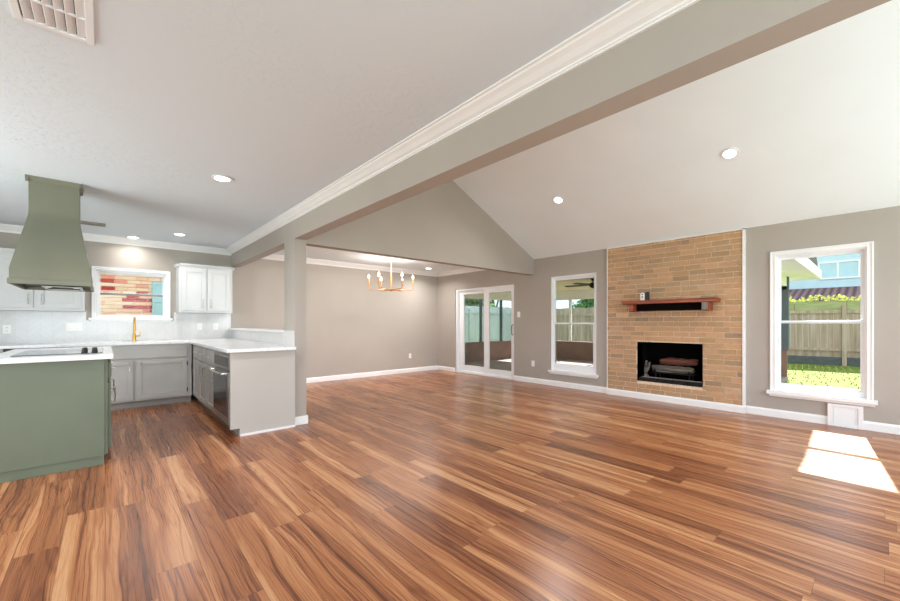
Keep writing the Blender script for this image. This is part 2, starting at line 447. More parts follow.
# walls behind / beside the camera, with openings added for the fill lights
struct(holes(MB(), lambda a, d, z: (XL - d, a, z), YR - .15, YW, 0, 2.62, 0, 0.15, [(2.5, 5.7, 0.35, 2.35)]).build('wall_left', WALL), 'greige wall on the kitchen side, out of view', 'wall')
struct(holes(MB(), lambda a, d, z: (a, YR - d, z), XL - .15, XW, 0, 2.56, 0, 0.15, [(-2.1, 1.3, 0.3, 2.4), (2.3, 5.9, 0.35, 2.5)])
       .prism([(BX1, 2.56), (XW, 2.56), (RIDX, 3.70)], lambda p, q, t: (p, t, q), YR - .15, YR).build('wall_front', WALL), 'greige wall behind the camera', 'wall')
# ceilings
struct(MB().box(XL - .15, BX0 + .02, YR - .15, YW + .15, HC, HC + .12).build('ceiling_kitchen', CEIL_TEX), 'flat textured white ceiling over the kitchen', 'ceiling')
struct(MB().box(BX0 + .02, XW + .1, GY1 - .05, YW + .15, HC, HC + .12).build('ceiling_dining', CEIL), 'flat white ceiling over the dining area', 'ceiling')
struct(MB().prism([(XW + .05, 2.49 - .05 * .4745), (RIDX, RIDZ), (BX1 - .06, HC - .01), (BX1 - .06, HC + .12), (RIDX, RIDZ + .14), (XW + .05, 2.60)],
                  lambda p, q, t: (p, t, q), YR - .15, GY1).build('ceiling_vault', CEIL), 'sloping white vaulted ceiling over the family room', 'ceiling')
# beam, column, gable wall, half wall
struct(MB().box(BX0, BX1, YR, YW, BZ, HC + .05).build('beam', WALL), 'long greige boxed beam between kitchen and family room', 'beam')
struct(MB().prism([(BX1 - .005, 2.18), (XW, 2.18), (XW, 2.53), (RIDX, RIDZ + .03), (BX1 - .005, 2.53)], lambda p, q, t: (p, t, q), GY0, GY1)
       .build('wall_gable', WALL), 'greige gable wall above the opening to the dining area', 'wall')
PY0, PY1 = 4.62, 4.97
post = MB().box(BX0, BX1, PY0, PY1, 0, BZ).build('column', WALL)
struct(post, 'square greige column at the end of the kitchen peninsula', 'column')
MB().box(BX0 - .004, BX1 + .016, PY0 - .016, PY0, 0, .10).box(BX1, BX1 + .016, PY0, PY1, 0, .10).build('base_trim', TRIM, post, .003)
hw = struct(MB().box(BX0, BX1, PY1, YW, 0, 1.095).build('wall_half', WALL), 'low half wall behind the peninsula counter', 'wall')
MB().box(BX0 - .035, BX1 + .03, PY1, YW, 1.095, 1.12).build('cap', TRIM, hw, .004)
# backsplash tiles
struct(MB().box(XL, KW[0] - .10, YW - .01, YW, .935, 1.385).box(KW[0] - .10, KW[1] + .09, YW - .01, YW, .935, 1.25).box(KW[1] + .09, BX0 - .01, YW - .01, YW, .935, 1.385).build('backsplash', TILE),
       'glossy white chevron tile backsplash on the wall behind the sink', 'backsplash')
struct(MB().box(BX0 - .01, BX0, PY0 + .005, PY1, .935, 1.12).box(BX0 - .01, BX0, PY1, YW - .01, .935, 1.095).build('backsplash', TILE), 'white tile strip on the half wall above the peninsula counter', 'backsplash')

# crown moulding
CROWN = [(0, 0), (.10, 0), (.10, -.010), (.088, -.014), (.082, -.024), (.060, -.040), (.038, -.062), (.020, -.072), (.018, -.082), (.010, -.086), (.010, -.094), (0, -.094)]
def crown(n, fn, a, b, sc=1.0, sz=1.0):
    struct(MB().prism([(p * sc, q * sz) for p, q in CROWN], fn, a, b).build('trim_%d' % n, TRIM), None)
crown(1, lambda p, q, t: (t, YW - p, HC + q), XL, BX0)
crown(2, lambda p, q, t: (BX0 - p, t, HC + q), YR, YW, 1.15, .72)
crown(3, lambda p, q, t: (t, YW - p, HC + q), BX1, XW)
crown(4, lambda p, q, t: (XW - p, t, HC + q), GY1, YW)
# baseboards
BASE = [(0, 0), (.016, 0), (.016, .078), (.010, .092), (.006, .10), (0, .10)]
def baseboard(side, fn, spans):
    mb = MB()
    for a, b in spans: mb.prism(BASE, fn, a, b)
    struct(mb.build('baseboard_' + side, TRIM), 'white baseboard along the %s wall' % side, 'baseboard')
baseboard('back', lambda p, q, t: (t, YW - p, q), [(BX1, XW)])
baseboard('right', lambda p, q, t: (XW - p, t, q), [(YR, 0.125), (0.415, 1.24), (3.10, DR[0] - .0), (DR[1], YW)])
baseboard('hearth', lambda p, q, t: (XW - .045 - p * 1.2, t, q), [(1.20, 3.12)])
# peninsula quarter round along the floor
struct(MB().box(1.075, 1.655, 4.558, 4.57, 0, .022).build('trim_5', TRIM))

# ------------------------------------------------------------------ windows and sliding door
def window(n, fn, o, casing, fw, rail, gmat, label, depth=0.09, sill=None, sash_w=.035):
    """o = opening (a0,a1,z0,z1). children: jamb, two sashes with pane, casing, sill"""
    a0, a1, z0, z1 = o
    c = fn((a0 + a1) / 2, 0, z0)
    root = thing('window_%d' % n, c, label, 'window', kind='structure')
    MB().frame(fn, a0, a1, z0, z1, (.012, .012, .012, .012), 0.0, depth + .07).build('jamb', TRIM, root)
    f0 = .012
    MB().frame(fn, a0 + f0, a1 - f0, z0 + f0, z1 - f0, fw, depth - .02, depth + .05).build('frame', VINYL, root, .002)
    l, r, b, t = (f0 + w for w in fw)
    zt = rail
    for nm, q0, q1, dd in (('lower_sash', z0 + b, zt + .018, depth - .008), ('upper_sash', zt - .018, z1 - t, depth + .022)):
        s = MB().frame(fn, a0 + l, a1 - r, q0, q1, (sash_w, sash_w, sash_w, sash_w), dd, dd + .028).build(nm, VINYL, root, .002)
        MB().fbox(fn, a0 + l + sash_w - .004, a1 - r - sash_w + .004, dd + .012, dd + .016, q0 + sash_w - .004, q1 - sash_w + .004).build('pane', gmat, s)
    if casing:
        cw, ct = casing
        cb = MB().frame(fn, a0 - cw, a1 + cw, z0 - (0 if sill else cw), z1 + cw, (cw, cw, 0 if sill else cw, cw), -ct, 0)
        cb.frame(fn, a0 - cw, a1 + cw, z0 - (0 if sill else cw), z1 + cw, (.016, .016, 0 if sill else .016, .016), -ct - .010, -ct)
        cb.frame(fn, a0 - .014, a1 + .014, z0, z1 + .014, (.012, .012, 0, .012), -ct - .005, -ct)
        cb.build('casing', TRIM, root, .002)
    if sill:
        ov, out, th = sill
        sb = MB().fbox(fn, a0 - ov, a1 + ov, -out, 0.0, z0 - th, z0).fbox(fn, a0, a1, 0.0, depth, z0 - th * .3, z0 + .002)
        sb.fbox(fn, a0 - ov + .02, a1 + ov - .02, -out * .45, 0.0, z0 - th - .03, z0 - th)
        sb.build('sill', TRIM, root, .004)
    return root
window(1, BW, KW, (.042, .016), (.022, .022, .022, .022), 1.652, GLASSK, 'kitchen window over the sink facing a brick house', .05, (.075, .03, .03), .016)
window(2, RW, W2, None, (.045, .004, .09, .03), 1.20, GLASST, 'tall window left of the fireplace looking into the porch', .06, (.045, .05, .04), .03)
window(3, RW, W3, (.055, .018), (.014, .006, .06, .012), 1.225, GLASS, 'tall window right of the fireplace facing the back yard fence', .06, (.085, .07, .045), .024)

dr = thing('door_1', RW((DR[0] + DR[1]) / 2, 0, 0), 'white sliding glass door to the screened porch', 'door', kind='structure')
MB().frame(RW, DR[0], DR[1], 0.0, DR[3], (.04, .05, .05, .045), 0.03, 0.15).build('frame', VINYL, dr, .003)
MB().fbox(RW, DR[0], DR[1], 0.0, 0.16, 0, .03).build('threshold', VINYL, dr, .003)
pn = MB().frame(RW, 5.98, 6.95, .05, 1.985, (.085, .16, .135, .085), .10, .135).build('fixed_panel', VINYL, dr, .003)
MB().fbox(RW, 6.06, 6.795, .115, .120, .18, 1.905).build('pane', GLASST, pn)
pn = MB().frame(RW, 5.20, 6.075, .05, 1.985, (.075, .155, .12, .09), .05, .085).build('sliding_panel', VINYL, dr, .003)
MB().fbox(RW, 5.27, 5.925, .065, .070, .165, 1.90).build('pane', GLASST, pn)
MB().tube([RW(5.235, .05, .95), RW(5.235, .015, .97), RW(5.235, .012, 1.06), RW(5.235, .015, 1.15), RW(5.235, .05, 1.17)], .009).build('handle', BRONZE, pn, smooth=True)
MB().fbox(BW, KW[0] + .05, KW[1] - .05, .036, .05, 1.632, 1.664).build('rail_shade_strip', GRAYMET, bpy.data.objects['window_1'], .002)  # gray strip over the meeting rail, backlit shade put into its colour
# simple unseen frames in the openings added for the fill lights
for nm, fn, o in (('window_4', lambda a, d, z: (a, YR - d, z), (2.3, 5.9, .35, 2.5)), ('window_5', lambda a, d, z: (a, YR - d, z), (-2.1, 1.3, .3, 2.4)), ('window_6', lambda a, d, z: (XL - d, a, z), (2.5, 5.7, .35, 2.35))):
    struct(MB().frame(fn, *o, (.06, .06, .06, .06), .03, .12).build(nm, VINYL), 'wide window frame added around an unseen fill light', 'window')

# ------------------------------------------------------------------ fireplace
fp = thing('fireplace', (XW, 2.165, 0), 'tan brick fireplace running from floor to the sloping ceiling', 'fireplace')
def bricks(y0, y1, z0, z1, hole, put, bl=.203, bh=.066, j=.010, seed=3):
    """running-bond bricks; put(a0, a1, z0, z1, depth) adds one"""
    rn = random.Random(seed); z = z0; row = 0
    while z < z1 - .012:
        zt = min(z + bh, z1); a = y0 - (rn.uniform(.06, .15) if row % 2 else 0.0)
        while a < y1 - .01:
            w = bl * rn.choice((1, 1, 1, 1, .55, .5)) if rn.random() < .35 else bl
            p, q = max(a, y0), min(a + w, y1)
            for (u, v) in (((p, q),) if not (hole and zt > hole[2] and z < hole[3]) else ((p, min(q, hole[0])), (max(p, hole[1]), q))):
                if v - u > .012: put(u, v, z, zt, rn.uniform(0, .006))
            a += w + j
        z += bh + j; row += 1
    return
bm_ = MB()
bricks(1.235, 3.105, .095, 2.475, FB, lambda a, b, z0, z1, d: bm_.box(XW - .036 - d, XW - .018, a, b, z0, z1))
face = bm_.build('brick_face', BRICK, fp, .003)
holes(MB(), RW, 1.23, 3.11, 0, 2.482, -.031, 0.0, [FB]).build('mortar', MORTAR, face)
fb = MB()
y0, y1, z0, z1 = FB; xd = 6.98
fb.box(XW - .02, xd, y0 - .03, y0, z0 - .03, z1 + .03).box(XW - .02, xd, y1, y1 + .03, z0 - .03, z1 + .03).box(XW - .02, xd, y0, y1, z1, z1 + .03).box(XW - .02, xd, y0, y1, z0 - .03, z0).box(xd - .03, xd, y0, y1, z0, z1)
fb.build('firebox', SOOT, fp)
hb = MB(); yy = y0 + .012
while yy < y1 - .05:
    hb.box(XW + .015, XW + .085, yy, min(yy + .195, y1 - .012), z0, z0 + .06); yy += .205
hb.build('hearth_row', DARKBRICK, fp, .003)
MB().box(XW + .004, XW + .03, y0 + .02, y1 - .06, z0 + .062, z0 + .075).build('front_bar', GRAYMET, fp, .002)
struct(MB().box(XW - .05, XW, 1.205, 1.235, .10, 2.485).build('trim_6', TRIM))
struct(MB().box(XW - .046, XW, 3.105, 3.117, .10, 2.50).build('trim_7', TRIM))
struct(MB().box(XW - .05, XW, 1.205, 3.117, 2.472, 2.49).build('trim_8', TRIM))

# grate and logs (standing inside the firebox)
gr = thing('fireplace_grate', (6.66, 2.16, z0), 'dark iron grate standing inside the firebox under the logs', 'grate')
g = MB()
for gx in (6.57, 6.63, 6.69, 6.75): g.tube([(gx, 1.86, .42), (gx, 2.46, .42)], .009)
g.build('bars', BLACKMET, gr, smooth=True)
for gy in (1.92, 2.40):
    MB().tube([(6.54, gy, .47), (6.56, gy, .42), (6.78, gy, .42), (6.80, gy, .50)], .011).tube([(6.58, gy, .42), (6.58, gy, z0)], .011).tube([(6.75, gy, .42), (6.75, gy, z0)], .011).build('support', BLACKMET, gr, smooth=True)
an = thing('andiron', (6.62, 2.55, z0), 'ashy gray andiron at the left end inside the firebox', 'andiron')
MB().tube([(6.62, 2.57, z0 + .001), (6.60, 2.56, .44), (6.58, 2.54, .60)], [.022, .030, .016]).build('upright', LOGGRAY, an, smooth=True)
MB().tube([(6.60, 2.55, .42), (6.55, 2.50, .50), (6.545, 2.475, .58)], [.024, .026, .014]).tube([(6.62, 2.55, .36), (6.58, 2.51, .34), (6.56, 2.50, z0 + .001)], .016).build('fork', LOGGRAY, an, smooth=True)
def log(name, p0, p1, r, mat, label, seed):
    rn = random.Random(seed); n = 9; pts = []; P0, P1 = Vector(p0), Vector(p1)
    mb = MB(); seg = 12; rings = []
    d = (P1 - P0).normalized(); a = d.cross(Vector((0, 0, 1))).normalized(); b = a.cross(d)
    prof = [rn.uniform(.66, 1.2) for _ in range(seg)]
    vs = []
    for i in range(n + 1):
        c = P0.lerp(P1, i / n) + b * rn.uniform(-.004, .004)
        for k in range(seg):
            t = 2 * PI * k / seg; rr = r * prof[k] * rn.uniform(.88, 1.12) * (1 - .25 * (abs(i / n - .5) * 2) ** 6)
            vs.append(c + (a * math.cos(t) + b * math.sin(t)) * rr)
    fs = [(i * seg + k, i * seg + (k + 1) % seg, (i + 1) * seg + (k + 1) % seg, (i + 1) * seg + k) for i in range(n) for k in range(seg)]
    fs += [tuple(range(seg))[::-1], tuple(n * seg + k for k in range(seg))]
    o = mb.add(vs, fs).build(name, mat, smooth=True)
    return tag(o, label, 'log', 'logs in the fireplace')
log('firewood_log', (6.62, 2.46, .490), (6.62, 1.87, .485), .056, LOGGRAY, 'ashy gray log lying across the fireplace grate below the reddish one', 1)
log('firewood_log', (6.68, 2.36, .594), (6.66, 1.83, .612), .055, LOGRED, 'reddish brown split log on top of the gray log', 2)

# mantel
mt = thing('mantel_shelf', (XW - .03, 2.1, 1.39), 'stained wood mantel shelf mounted on the brick above the firebox', 'mantel')
MB().box(6.165, XW - .036, 1.485, 2.76, 1.505, 1.552).build('shelf', MANTEL, mt, .006)
MB().box(6.155, XW - .036, 1.478, 2.767, 1.548, 1.562).build('top_board', MANTEL, mt, .004)
MB().box(6.30, XW - .036, 1.64, 2.60, 1.40, 1.505).build('recess_board', MANTEL_DARK, mt)  # near-black board put in for the dark recess under the shelf
for (a, b) in ((1.575, 1.655), (2.585, 2.655)):
    c = MB().prism([(6.18, 1.505), (6.18, 1.395), (6.20, 1.385), (XW - .036, 1.385), (XW - .036, 1.505)], lambda p, q, t: (p, t, q), a, b).build('corbel', MANTEL, mt, .004)
    if a < 2: MB().box(6.172, 6.182, a + .004, b - .004, 1.398, 1.503).build('end_cap', ENDGRAIN, c)
dv = thing('camera_device', (6.28, 2.475, 1.562), 'small white device with dark lens standing on the mantel shelf', 'device')
b_ = MB(); hh = .125
b_.prism([(2.444, 0), (2.508, 0), (2.508, hh - .03), (2.498, hh - .008), (2.476, hh), (2.454, hh - .008), (2.444, hh - .03)], lambda p, q, t: (t, p, 1.562 + q), 6.25, 6.29).build('body', PLATE, dv, .004)
MB().lathe([(.011, 0), (.011, -.004)], (6.25, 2.476, 1.562 + .095), 14, 'X').build('lens', BLACKPL, dv)
MB().box(6.247, 6.25, 2.466, 2.486, 1.60, 1.63).build('sensor', GRAYMET, dv)
dk = MB().prism([(2.385, 0), (2.438, 0), (2.438, .123), (2.430, .13), (2.393, .13), (2.385, .123)], lambda p, q, t: (t, p, 1.562 + q), 6.255, 6.30).build('black_box', BLACKPL, None, .004)
tag(dk, 'small upright black box right of the white device on the mantel', 'box')

# ------------------------------------------------------------------ kitchen cabinets
FB_Y = lambda yf: (lambda a, d, z: (a, yf - d, z))          # faces -Y
FP_X = lambda xf: (lambda a, d, z: (xf - d, a, z))          # faces -X
FI_X = lambda xf: (lambda a, d, z: (xf + d, a, z))          # faces +X

def shaker(fn, a0, a1, z0, z1, mat, parent, name='door', w=.055, th=.02):
    mb = MB().frame(fn, a0, a1, z0, z1, (w, w, w, w), 0.001, th)
    mb.fbox(fn, a0 + w - .002, a1 - w + .002, 0.001, th - .010, z0 + w - .002, z1 - w + .002)
    mb.frame(fn, a0 + w, a1 - w, z0 + w, z1 - w, (.008, .008, .008, .008), 0.002, th - .004)
    return mb.build(name, mat, parent, .0015)
def slab(fn, a0, a1, z0, z1, mat, parent, name='drawer', th=.02, edge=True):
    mb = MB().fbox(fn, a0, a1, 0.001, th, z0, z1)
    if edge and a1 - a0 > .1: mb.frame(fn, a0 + .025, a1 - .025, z0 + .025, z1 - .025, (.006,) * 4, th, th + .004)
    return mb.build(name, mat, parent, .002)
def pull_v(fn, a, z, parent, L=.11, mat=None, d0=.02):
    return MB().tube([fn(a, d0, z - L / 2), fn(a, d0 + .028, z - L / 2), fn(a, d0 + .030, z), fn(a, d0 + .028, z + L / 2), fn(a, d0, z + L / 2)], .006, 8).build('handle', mat or NICKEL, parent, smooth=True)
def pull_h(fn, a, z, parent, L=.10, mat=None, d0=.02):
    return MB().tube([fn(a - L / 2, d0, z), fn(a - L / 2, d0 + .026, z), fn(a, d0 + .028, z), fn(a + L / 2, d0 + .026, z), fn(a + L / 2, d0, z)], .006, 8).build('handle', mat or NICKEL, parent, smooth=True)

# -- back run
Fb = FB_Y(7.06)
def base_back(x0, x1, label, filler=0.0):
    r = thing('base_cabinet', ((x0 + x1) / 2, 7.37, 0), label, 'cabinet')
    MB().box(x0, x1, 7.06, YW - .012, .10, .90).build('body', GRAYCAB, r)
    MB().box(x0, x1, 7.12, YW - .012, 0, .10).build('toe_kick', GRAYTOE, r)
    return r
sk = base_back(-.31, .99, 'wide gray base cabinet under the sink window with two doors')
slab(Fb, -.28, .925, .705, .845, GRAYCAB, sk, 'false_front', edge=False)
d = shaker(Fb, -.28, .295, .125, .675, GRAYCAB, sk); pull_v(Fb, .255, .585, d)
d = shaker(Fb, .335, .925, .125, .675, GRAYCAB, sk); pull_v(Fb, .38, .585, d)
for z in (.20, .60): MB().fbox(Fb, .928, .938, 0, .018, z - .03, z + .03).build('hinge', BLACKMET, d)
dw = thing('dishwasher', (-.62, 7.37, 0), 'black dishwasher in the back counter run left of the sink cabinet', 'dishwasher')
MB().box(-.915, -.315, 7.06, YW - .012, .10, .90).build('body', BLACKPL, dw)
d = MB().fbox(Fb, -.912, -.318, .001, .03, .11, .79).build('door', BLACKGLASS, dw, .004)
MB().tube([Fb(-.86, .03, .76), Fb(-.86, .06, .76), Fb(-.37, .06, .76), Fb(-.37, .03, .76)], .009, 8).build('handle', STEEL, d, smooth=True)
MB().fbox(Fb, -.912, -.318, .001, .03, .795, .895).build('control_panel', BLACKPL, dw, .003)
MB().box(-.915, -.315, 7.12, YW - .012, 0, .10).build('toe_kick', BLACKPL, dw)
lc = base_back(-1.53, -.92, 'gray base cabinet at the far end left of the dishwasher')
d = slab(Fb, -1.50, -.95, .705, .875, GRAYCAB, lc); pull_h(Fb, -1.225, .79, d)
d = shaker(Fb, -1.50, -.95, .125, .675, GRAYCAB, lc); pull_v(Fb, -1.0, .585, d)

# -- peninsula run
Fp = FP_X(1.01)
PGROUP = 'drawer base cabinets in the peninsula'
for (ya, yb, da, db, lab, hs) in ((5.40, 5.915, 5.415, 5.89, 'narrow gray drawer cabinet directly beside the built-in oven', 1),
                                  (5.915, 6.435, 5.94, 6.415, 'middle narrow gray drawer cabinet of the three in the peninsula', 1),
                                  (6.435, 7.055, 6.455, 6.93, 'narrow gray drawer cabinet in the inside corner next to sink cabinet', -1)):
    r = thing('drawer_cabinet', (1.33, (ya + yb) / 2, 0), lab, 'cabinet', PGROUP)
    MB().box(1.01, BX0 - .012, ya, yb, .10, .90).build('body', GRAYCAB, r)
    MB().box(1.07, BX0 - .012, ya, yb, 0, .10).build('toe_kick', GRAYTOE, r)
    d = slab(Fp, da, db, .705, .865, GRAYCAB, r); pull_h(Fp, (da + db) / 2, .785, d)
    d = shaker(Fp, da, db, .125, .675, GRAYCAB, r); pull_v(Fp, da + .05 if hs > 0 else db - .05, .56, d)
ov = thing('oven', (1.33, 5.0, 0), 'stainless built-in oven with black glass door in the peninsula', 'oven')
MB().box(1.02, BX0 - .012, 4.605, 5.395, .10, .90).build('body', STEEL, ov)
Fo = FP_X(1.02)
MB().fbox(Fo, 4.605, 5.395, .001, .015, .10, .90).build('front_frame', STEEL, ov, .003)
cp = MB().fbox(Fo, 4.615, 5.385, .015, .035, .705, .855).build('control_panel', STEEL, ov, .004)
MB().fbox(Fo, 4.68, 5.37, .035, .037, .725, .84).build('display', BLACKGLASS, cp)
od = MB().fbox(Fo, 4.615, 5.385, .015, .045, .125, .69).build('door', STEEL, ov, .005)
MB().fbox(Fo, 4.70, 5.36, .045, .048, .20, .635).build('window', BLACKGLASS, od)
MB().tube([Fo(4.70, .045, .665), Fo(4.70, .09, .665), Fo(4.85, .105, .665), Fo(5.15, .105, .665), Fo(5.30, .09, .665), Fo(5.30, .045, .665)], .013, 10).build('handle', STEEL, od, smooth=True)
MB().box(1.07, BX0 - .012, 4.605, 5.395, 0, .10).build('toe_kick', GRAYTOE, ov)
ep = MB().prism([(.985, .085), (1.075, .085), (1.075, 0), (BX0 - .012, 0), (BX0 - .012, .90), (.985, .90)], lambda p, q, t: (p, t, q), 4.57, 4.60).build('end_panel', PANEL)
tag(ep, 'beige end panel closing the peninsula beside the oven', 'panel')
ct = MB().prism([(-1.53, 7.02), (.945, 7.02), (.945, 4.535), (BX0 - .011, 4.535), (BX0 - .011, YW - .011), (-1.53, YW - .011)], lambda p, q, t: (p, q, t), .901, .936).build('countertop', QUARTZ, None, .004)
tag(ct, 'L-shaped white quartz countertop running along the window and peninsula', 'countertop')

# faucet
fa = thing('faucet', (.33, 7.56, .936), 'brass kitchen faucet standing on the counter under the sink window', 'faucet')
MB().lathe([(.030, 0), (.030, .006), (.022, .012), (.020, .10), (.018, .11), (.016, .125)], (.33, 7.56, .936), 16).build('base', BRASS, fa, smooth=True)
sp = [(.33, 7.56, 1.05), (.33, 7.56, 1.22)] + [(.33, 7.56 - .075 + .075 * math.cos(t), 1.22 + .075 * math.sin(t)) for t in [PI * k / 10 for k in range(1, 11)]] + [(.33, 7.41, 1.16)]
MB().tube(sp, .012, 10).build('spout', BRASS, fa, smooth=True)
MB().tube([(.33, 7.41, 1.17), (.33, 7.41, 1.09)], [.014, .017], 10).build('spray_head', BRASS, fa, smooth=True)
MB().tube([(.345, 7.56, 1.01), (.395, 7.56, 1.015)], .009, 8).tube([(.395, 7.56, 1.005), (.402, 7.555, 1.085)], [.008, .006], 8).build('handle', BRASS, fa, smooth=True)

# -- wall cabinets
def upper(x0, x1, label, doors):
    r = thing('wall_cabinet', ((x0 + x1) / 2, 7.52, 1.375), label, 'cabinet', 'pale wall cabinets beside the sink window')
    MB().box(x0, x1, 7.36, YW, 1.375, 2.12).build('body', WHITECAB, r, .002)
    MB().prism([(0, 0), (-.012, 0), (-.03, .03), (-.03, .045), (0, .045)], lambda p, q, t: (t, 7.36 + p, 2.11 + q), x0 - .03, x1 + .03).prism([(0, 0), (-.012, 0), (-.03, .03), (-.03, .045), (0, .045)], lambda p, q, t: (x0 + p, t, 2.11 + q), 7.33, YW).prism([(0, 0), (.012, 0), (.03, .03), (.03, .045), (0, .045)], lambda p, q, t: (x1 + p, t, 2.11 + q), 7.33, YW).box(x0, x1, 7.36, YW, 2.12, 2.15).build('crown', WHITECAB, r)
    F = FB_Y(7.36)
    for a, b, h in doors:
        d = shaker(F, a, b, 1.41, 2.085, WHITECAB, r, w=.06); pull_v(F, h, 1.525, d, .13)
upper(.865, 1.615, 'pale gray two-door wall cabinet right of the sink window', [(.90, 1.232, 1.185), (1.248, 1.58, 1.295)])
upper(-1.15, -.215, 'pale gray wall cabinet left of the sink window, partly behind hood', [(-1.12, -.70, -.74), (-.665, -.25, -.62)])

# -- island
IX0, IX1, IY0, IY1 = -.66, 0.0, 4.44, 5.92
il = thing('kitchen_island', ((IX0 + IX1) / 2, (IY0 + IY1) / 2, 0), 'sage green kitchen island cabinet under the white cooktop counter', 'island')
MB().box(IX0 + .01, IX1 - .02, IY0 + .012, IY1 - .02, .08, .905).build('body', GREEN, il)
MB().box(IX0, IX1 - .004, IY0, IY0 + .014, .078, .905).build('end_panel', GREEN, il, .002)
MB().box(IX0 + .012, IX1 - .006, IY0 + .008, IY1 - .05, 0, .08).build('toe_kick', GREEN, il, .002)
Fi = FI_X(0.0)
MB().frame(Fi, IY0 + .015, IY1 - .02, .085, .905, (.06, .06, .04, .03), -.02, .018).build('face_frame', GREEN, il, .002)
Fi = FI_X(.018)
for k, (a, b) in enumerate(((4.52, 5.17), (5.20, 5.85))):
    d = slab(Fi, a, b, .72, .87, GREEN, il); pull_h(Fi, (a + b) / 2, .795, d, .12, NICKEL)
    d = shaker(Fi, a, b, .12, .69, GREEN, il); pull_v(Fi, a + .10, .57, d, .12, NICKEL)
    for z in (.17, .64): MB().fbox(Fi, b - .004, b + .006, 0, .022, z - .02, z + .02).build('hinge', NICKEL, d)
ic = MB().box(-.70, .052, 4.405, 5.95, .906, .945).build('island_countertop', QUARTZ, None, .004)
tag(ic, 'white quartz countertop on the sage green island', 'countertop')
ck = thing('cooktop', (-.30, 5.06, .945), 'flat black glass cooktop set in the island countertop', 'cooktop')
MB().box(-.565, -.015, 4.64, 5.47, .945, .951).build('glass', BLACKGLASS, ck, .002)
rg = MB()
for (cx_, cy_, r_) in ((-.42, 4.86, .10), (-.42, 5.25, .085), (-.21, 5.26, .10), (-.22, 5.02, .075)):
    n = 28; vs = []; 
    for k in range(n):
        t = 2 * PI * k / n
        vs += [(cx_ + (r_ - .003) * math.cos(t), cy_ + (r_ - .003) * math.sin(t), .9514), (cx_ + r_ * math.cos(t), cy_ + r_ * math.sin(t), .9514)]
    rg.add(vs, [(2 * k, 2 * k + 1, (2 * k + 3) % (2 * n), (2 * k + 2) % (2 * n)) for k in range(n)])
rg.build('burner_marks', GRAYMET, ck)
for (kx, ky) in ((-.14, 4.80), (-.072, 4.80), (-.14, 4.94), (-.072, 4.94)):
    MB().lathe([(.021, .0), (.021, .006), (.019, .010), (.018, .030), (.015, .034)], (kx, ky, .951), 16).box(kx - .003, kx + .003, ky - .018, ky + .018, .983, .990).build('knob', BLACKPL, ck, smooth=True)

# -- range hood
hd = thing('range_hood', (-.31, 5.06, 1.535), 'olive green flared range hood hanging from the ceiling above the island', 'range hood')
def ring(x0, x1, y0, y1, z): return [(x0, y0, z), (x1, y0, z), (x1, y1, z), (x0, y1, z)]
def loft(rings, caps=True):
    mb = MB(); vs = [p for r in rings for p in r]; n = len(rings)
    fs = [(4 * i + k, 4 * i + (k + 1) % 4, 4 * (i + 1) + (k + 1) % 4, 4 * (i + 1) + k) for i in range(n - 1) for k in range(4)]
    if caps: fs += [(3, 2, 1, 0), tuple(4 * (n - 1) + k for k in range(4))]
    return mb.add(vs, fs)
def hood_ring(z):
    t = min(max((z - 1.665) / (2.18 - 1.665), 0), 1); e = t if t < .85 else t - (t - .85) ** 2 * 1.2
    return ring(-.575 + .080 * e, -.097 - .084 * e, 4.655 + .29 * e, 5.465 - .29 * e, z)
hs = loft([hood_ring(z) for z in [1.575] + [1.66 + .55 * k / 14 for k in range(15)] + [2.46]]).build('body', GREENHOOD, hd)
hs.data.polygons.foreach_set('use_smooth', [True] * len(hs.data.polygons)); hs.data.set_sharp_from_angle(angle=math.radians(40))
MB().prism([(0, 0), (0, .05), (-.022, .05), (-.018, .03), (-.006, .0)], lambda p, q, t: (t, 4.945 + p, 2.45 + q), -.517, -.160).prism([(0, 0), (0, .05), (.022, .05), (.018, .03), (.006, .0)], lambda p, q, t: (-.181 + p, t, 2.45 + q), 4.923, 5.197).prism([(0, 0), (0, .05), (-.022, .05), (-.018, .03), (-.006, .0)], lambda p, q, t: (-.495 + p, t, 2.45 + q), 4.923, 5.197).prism([(0, 0), (0, .05), (.022, .05), (.018, .03), (.006, .0)], lambda p, q, t: (t, 5.175 + p, 2.45 + q), -.517, -.160).build('top_trim', GREENHOOD, hd)
lw = MB()
xa, xb, ya, yb = -.586, -.087, 4.645, 5.475
lw.box(xa, xb, ya, ya + .02, 1.535, 1.578).box(xa, xb, yb - .02, yb, 1.535, 1.578).box(xa, xa + .02, ya + .02, yb - .02, 1.535, 1.578).box(xb - .02, xb, ya + .02, yb - .02, 1.535, 1.578)
lw.build('lower_trim', GREENHOOD, hd, .004)
MB().box(xa + .02, xb - .02, ya + .02, yb - .02, 1.565, 1.576).build('liner', DARKMETAL, hd)
fl = MB().box(-.42, -.16, 4.95, 5.42, 1.545, 1.566).build('filter_insert', BLACKMET, hd, .003)
MB().frame(lambda a, d, z: (z, a, d), 4.95, 5.42, -.42, -.16, (.02, .02, .02, .02), 1.538, 1.546).build('filter_frame', STEEL, fl)
for lx in (-.40, -.22): MB().box(lx, lx + .04, 4.97, 5.01, 1.534, 1.545).build('lamp_lens', PLATE, fl)

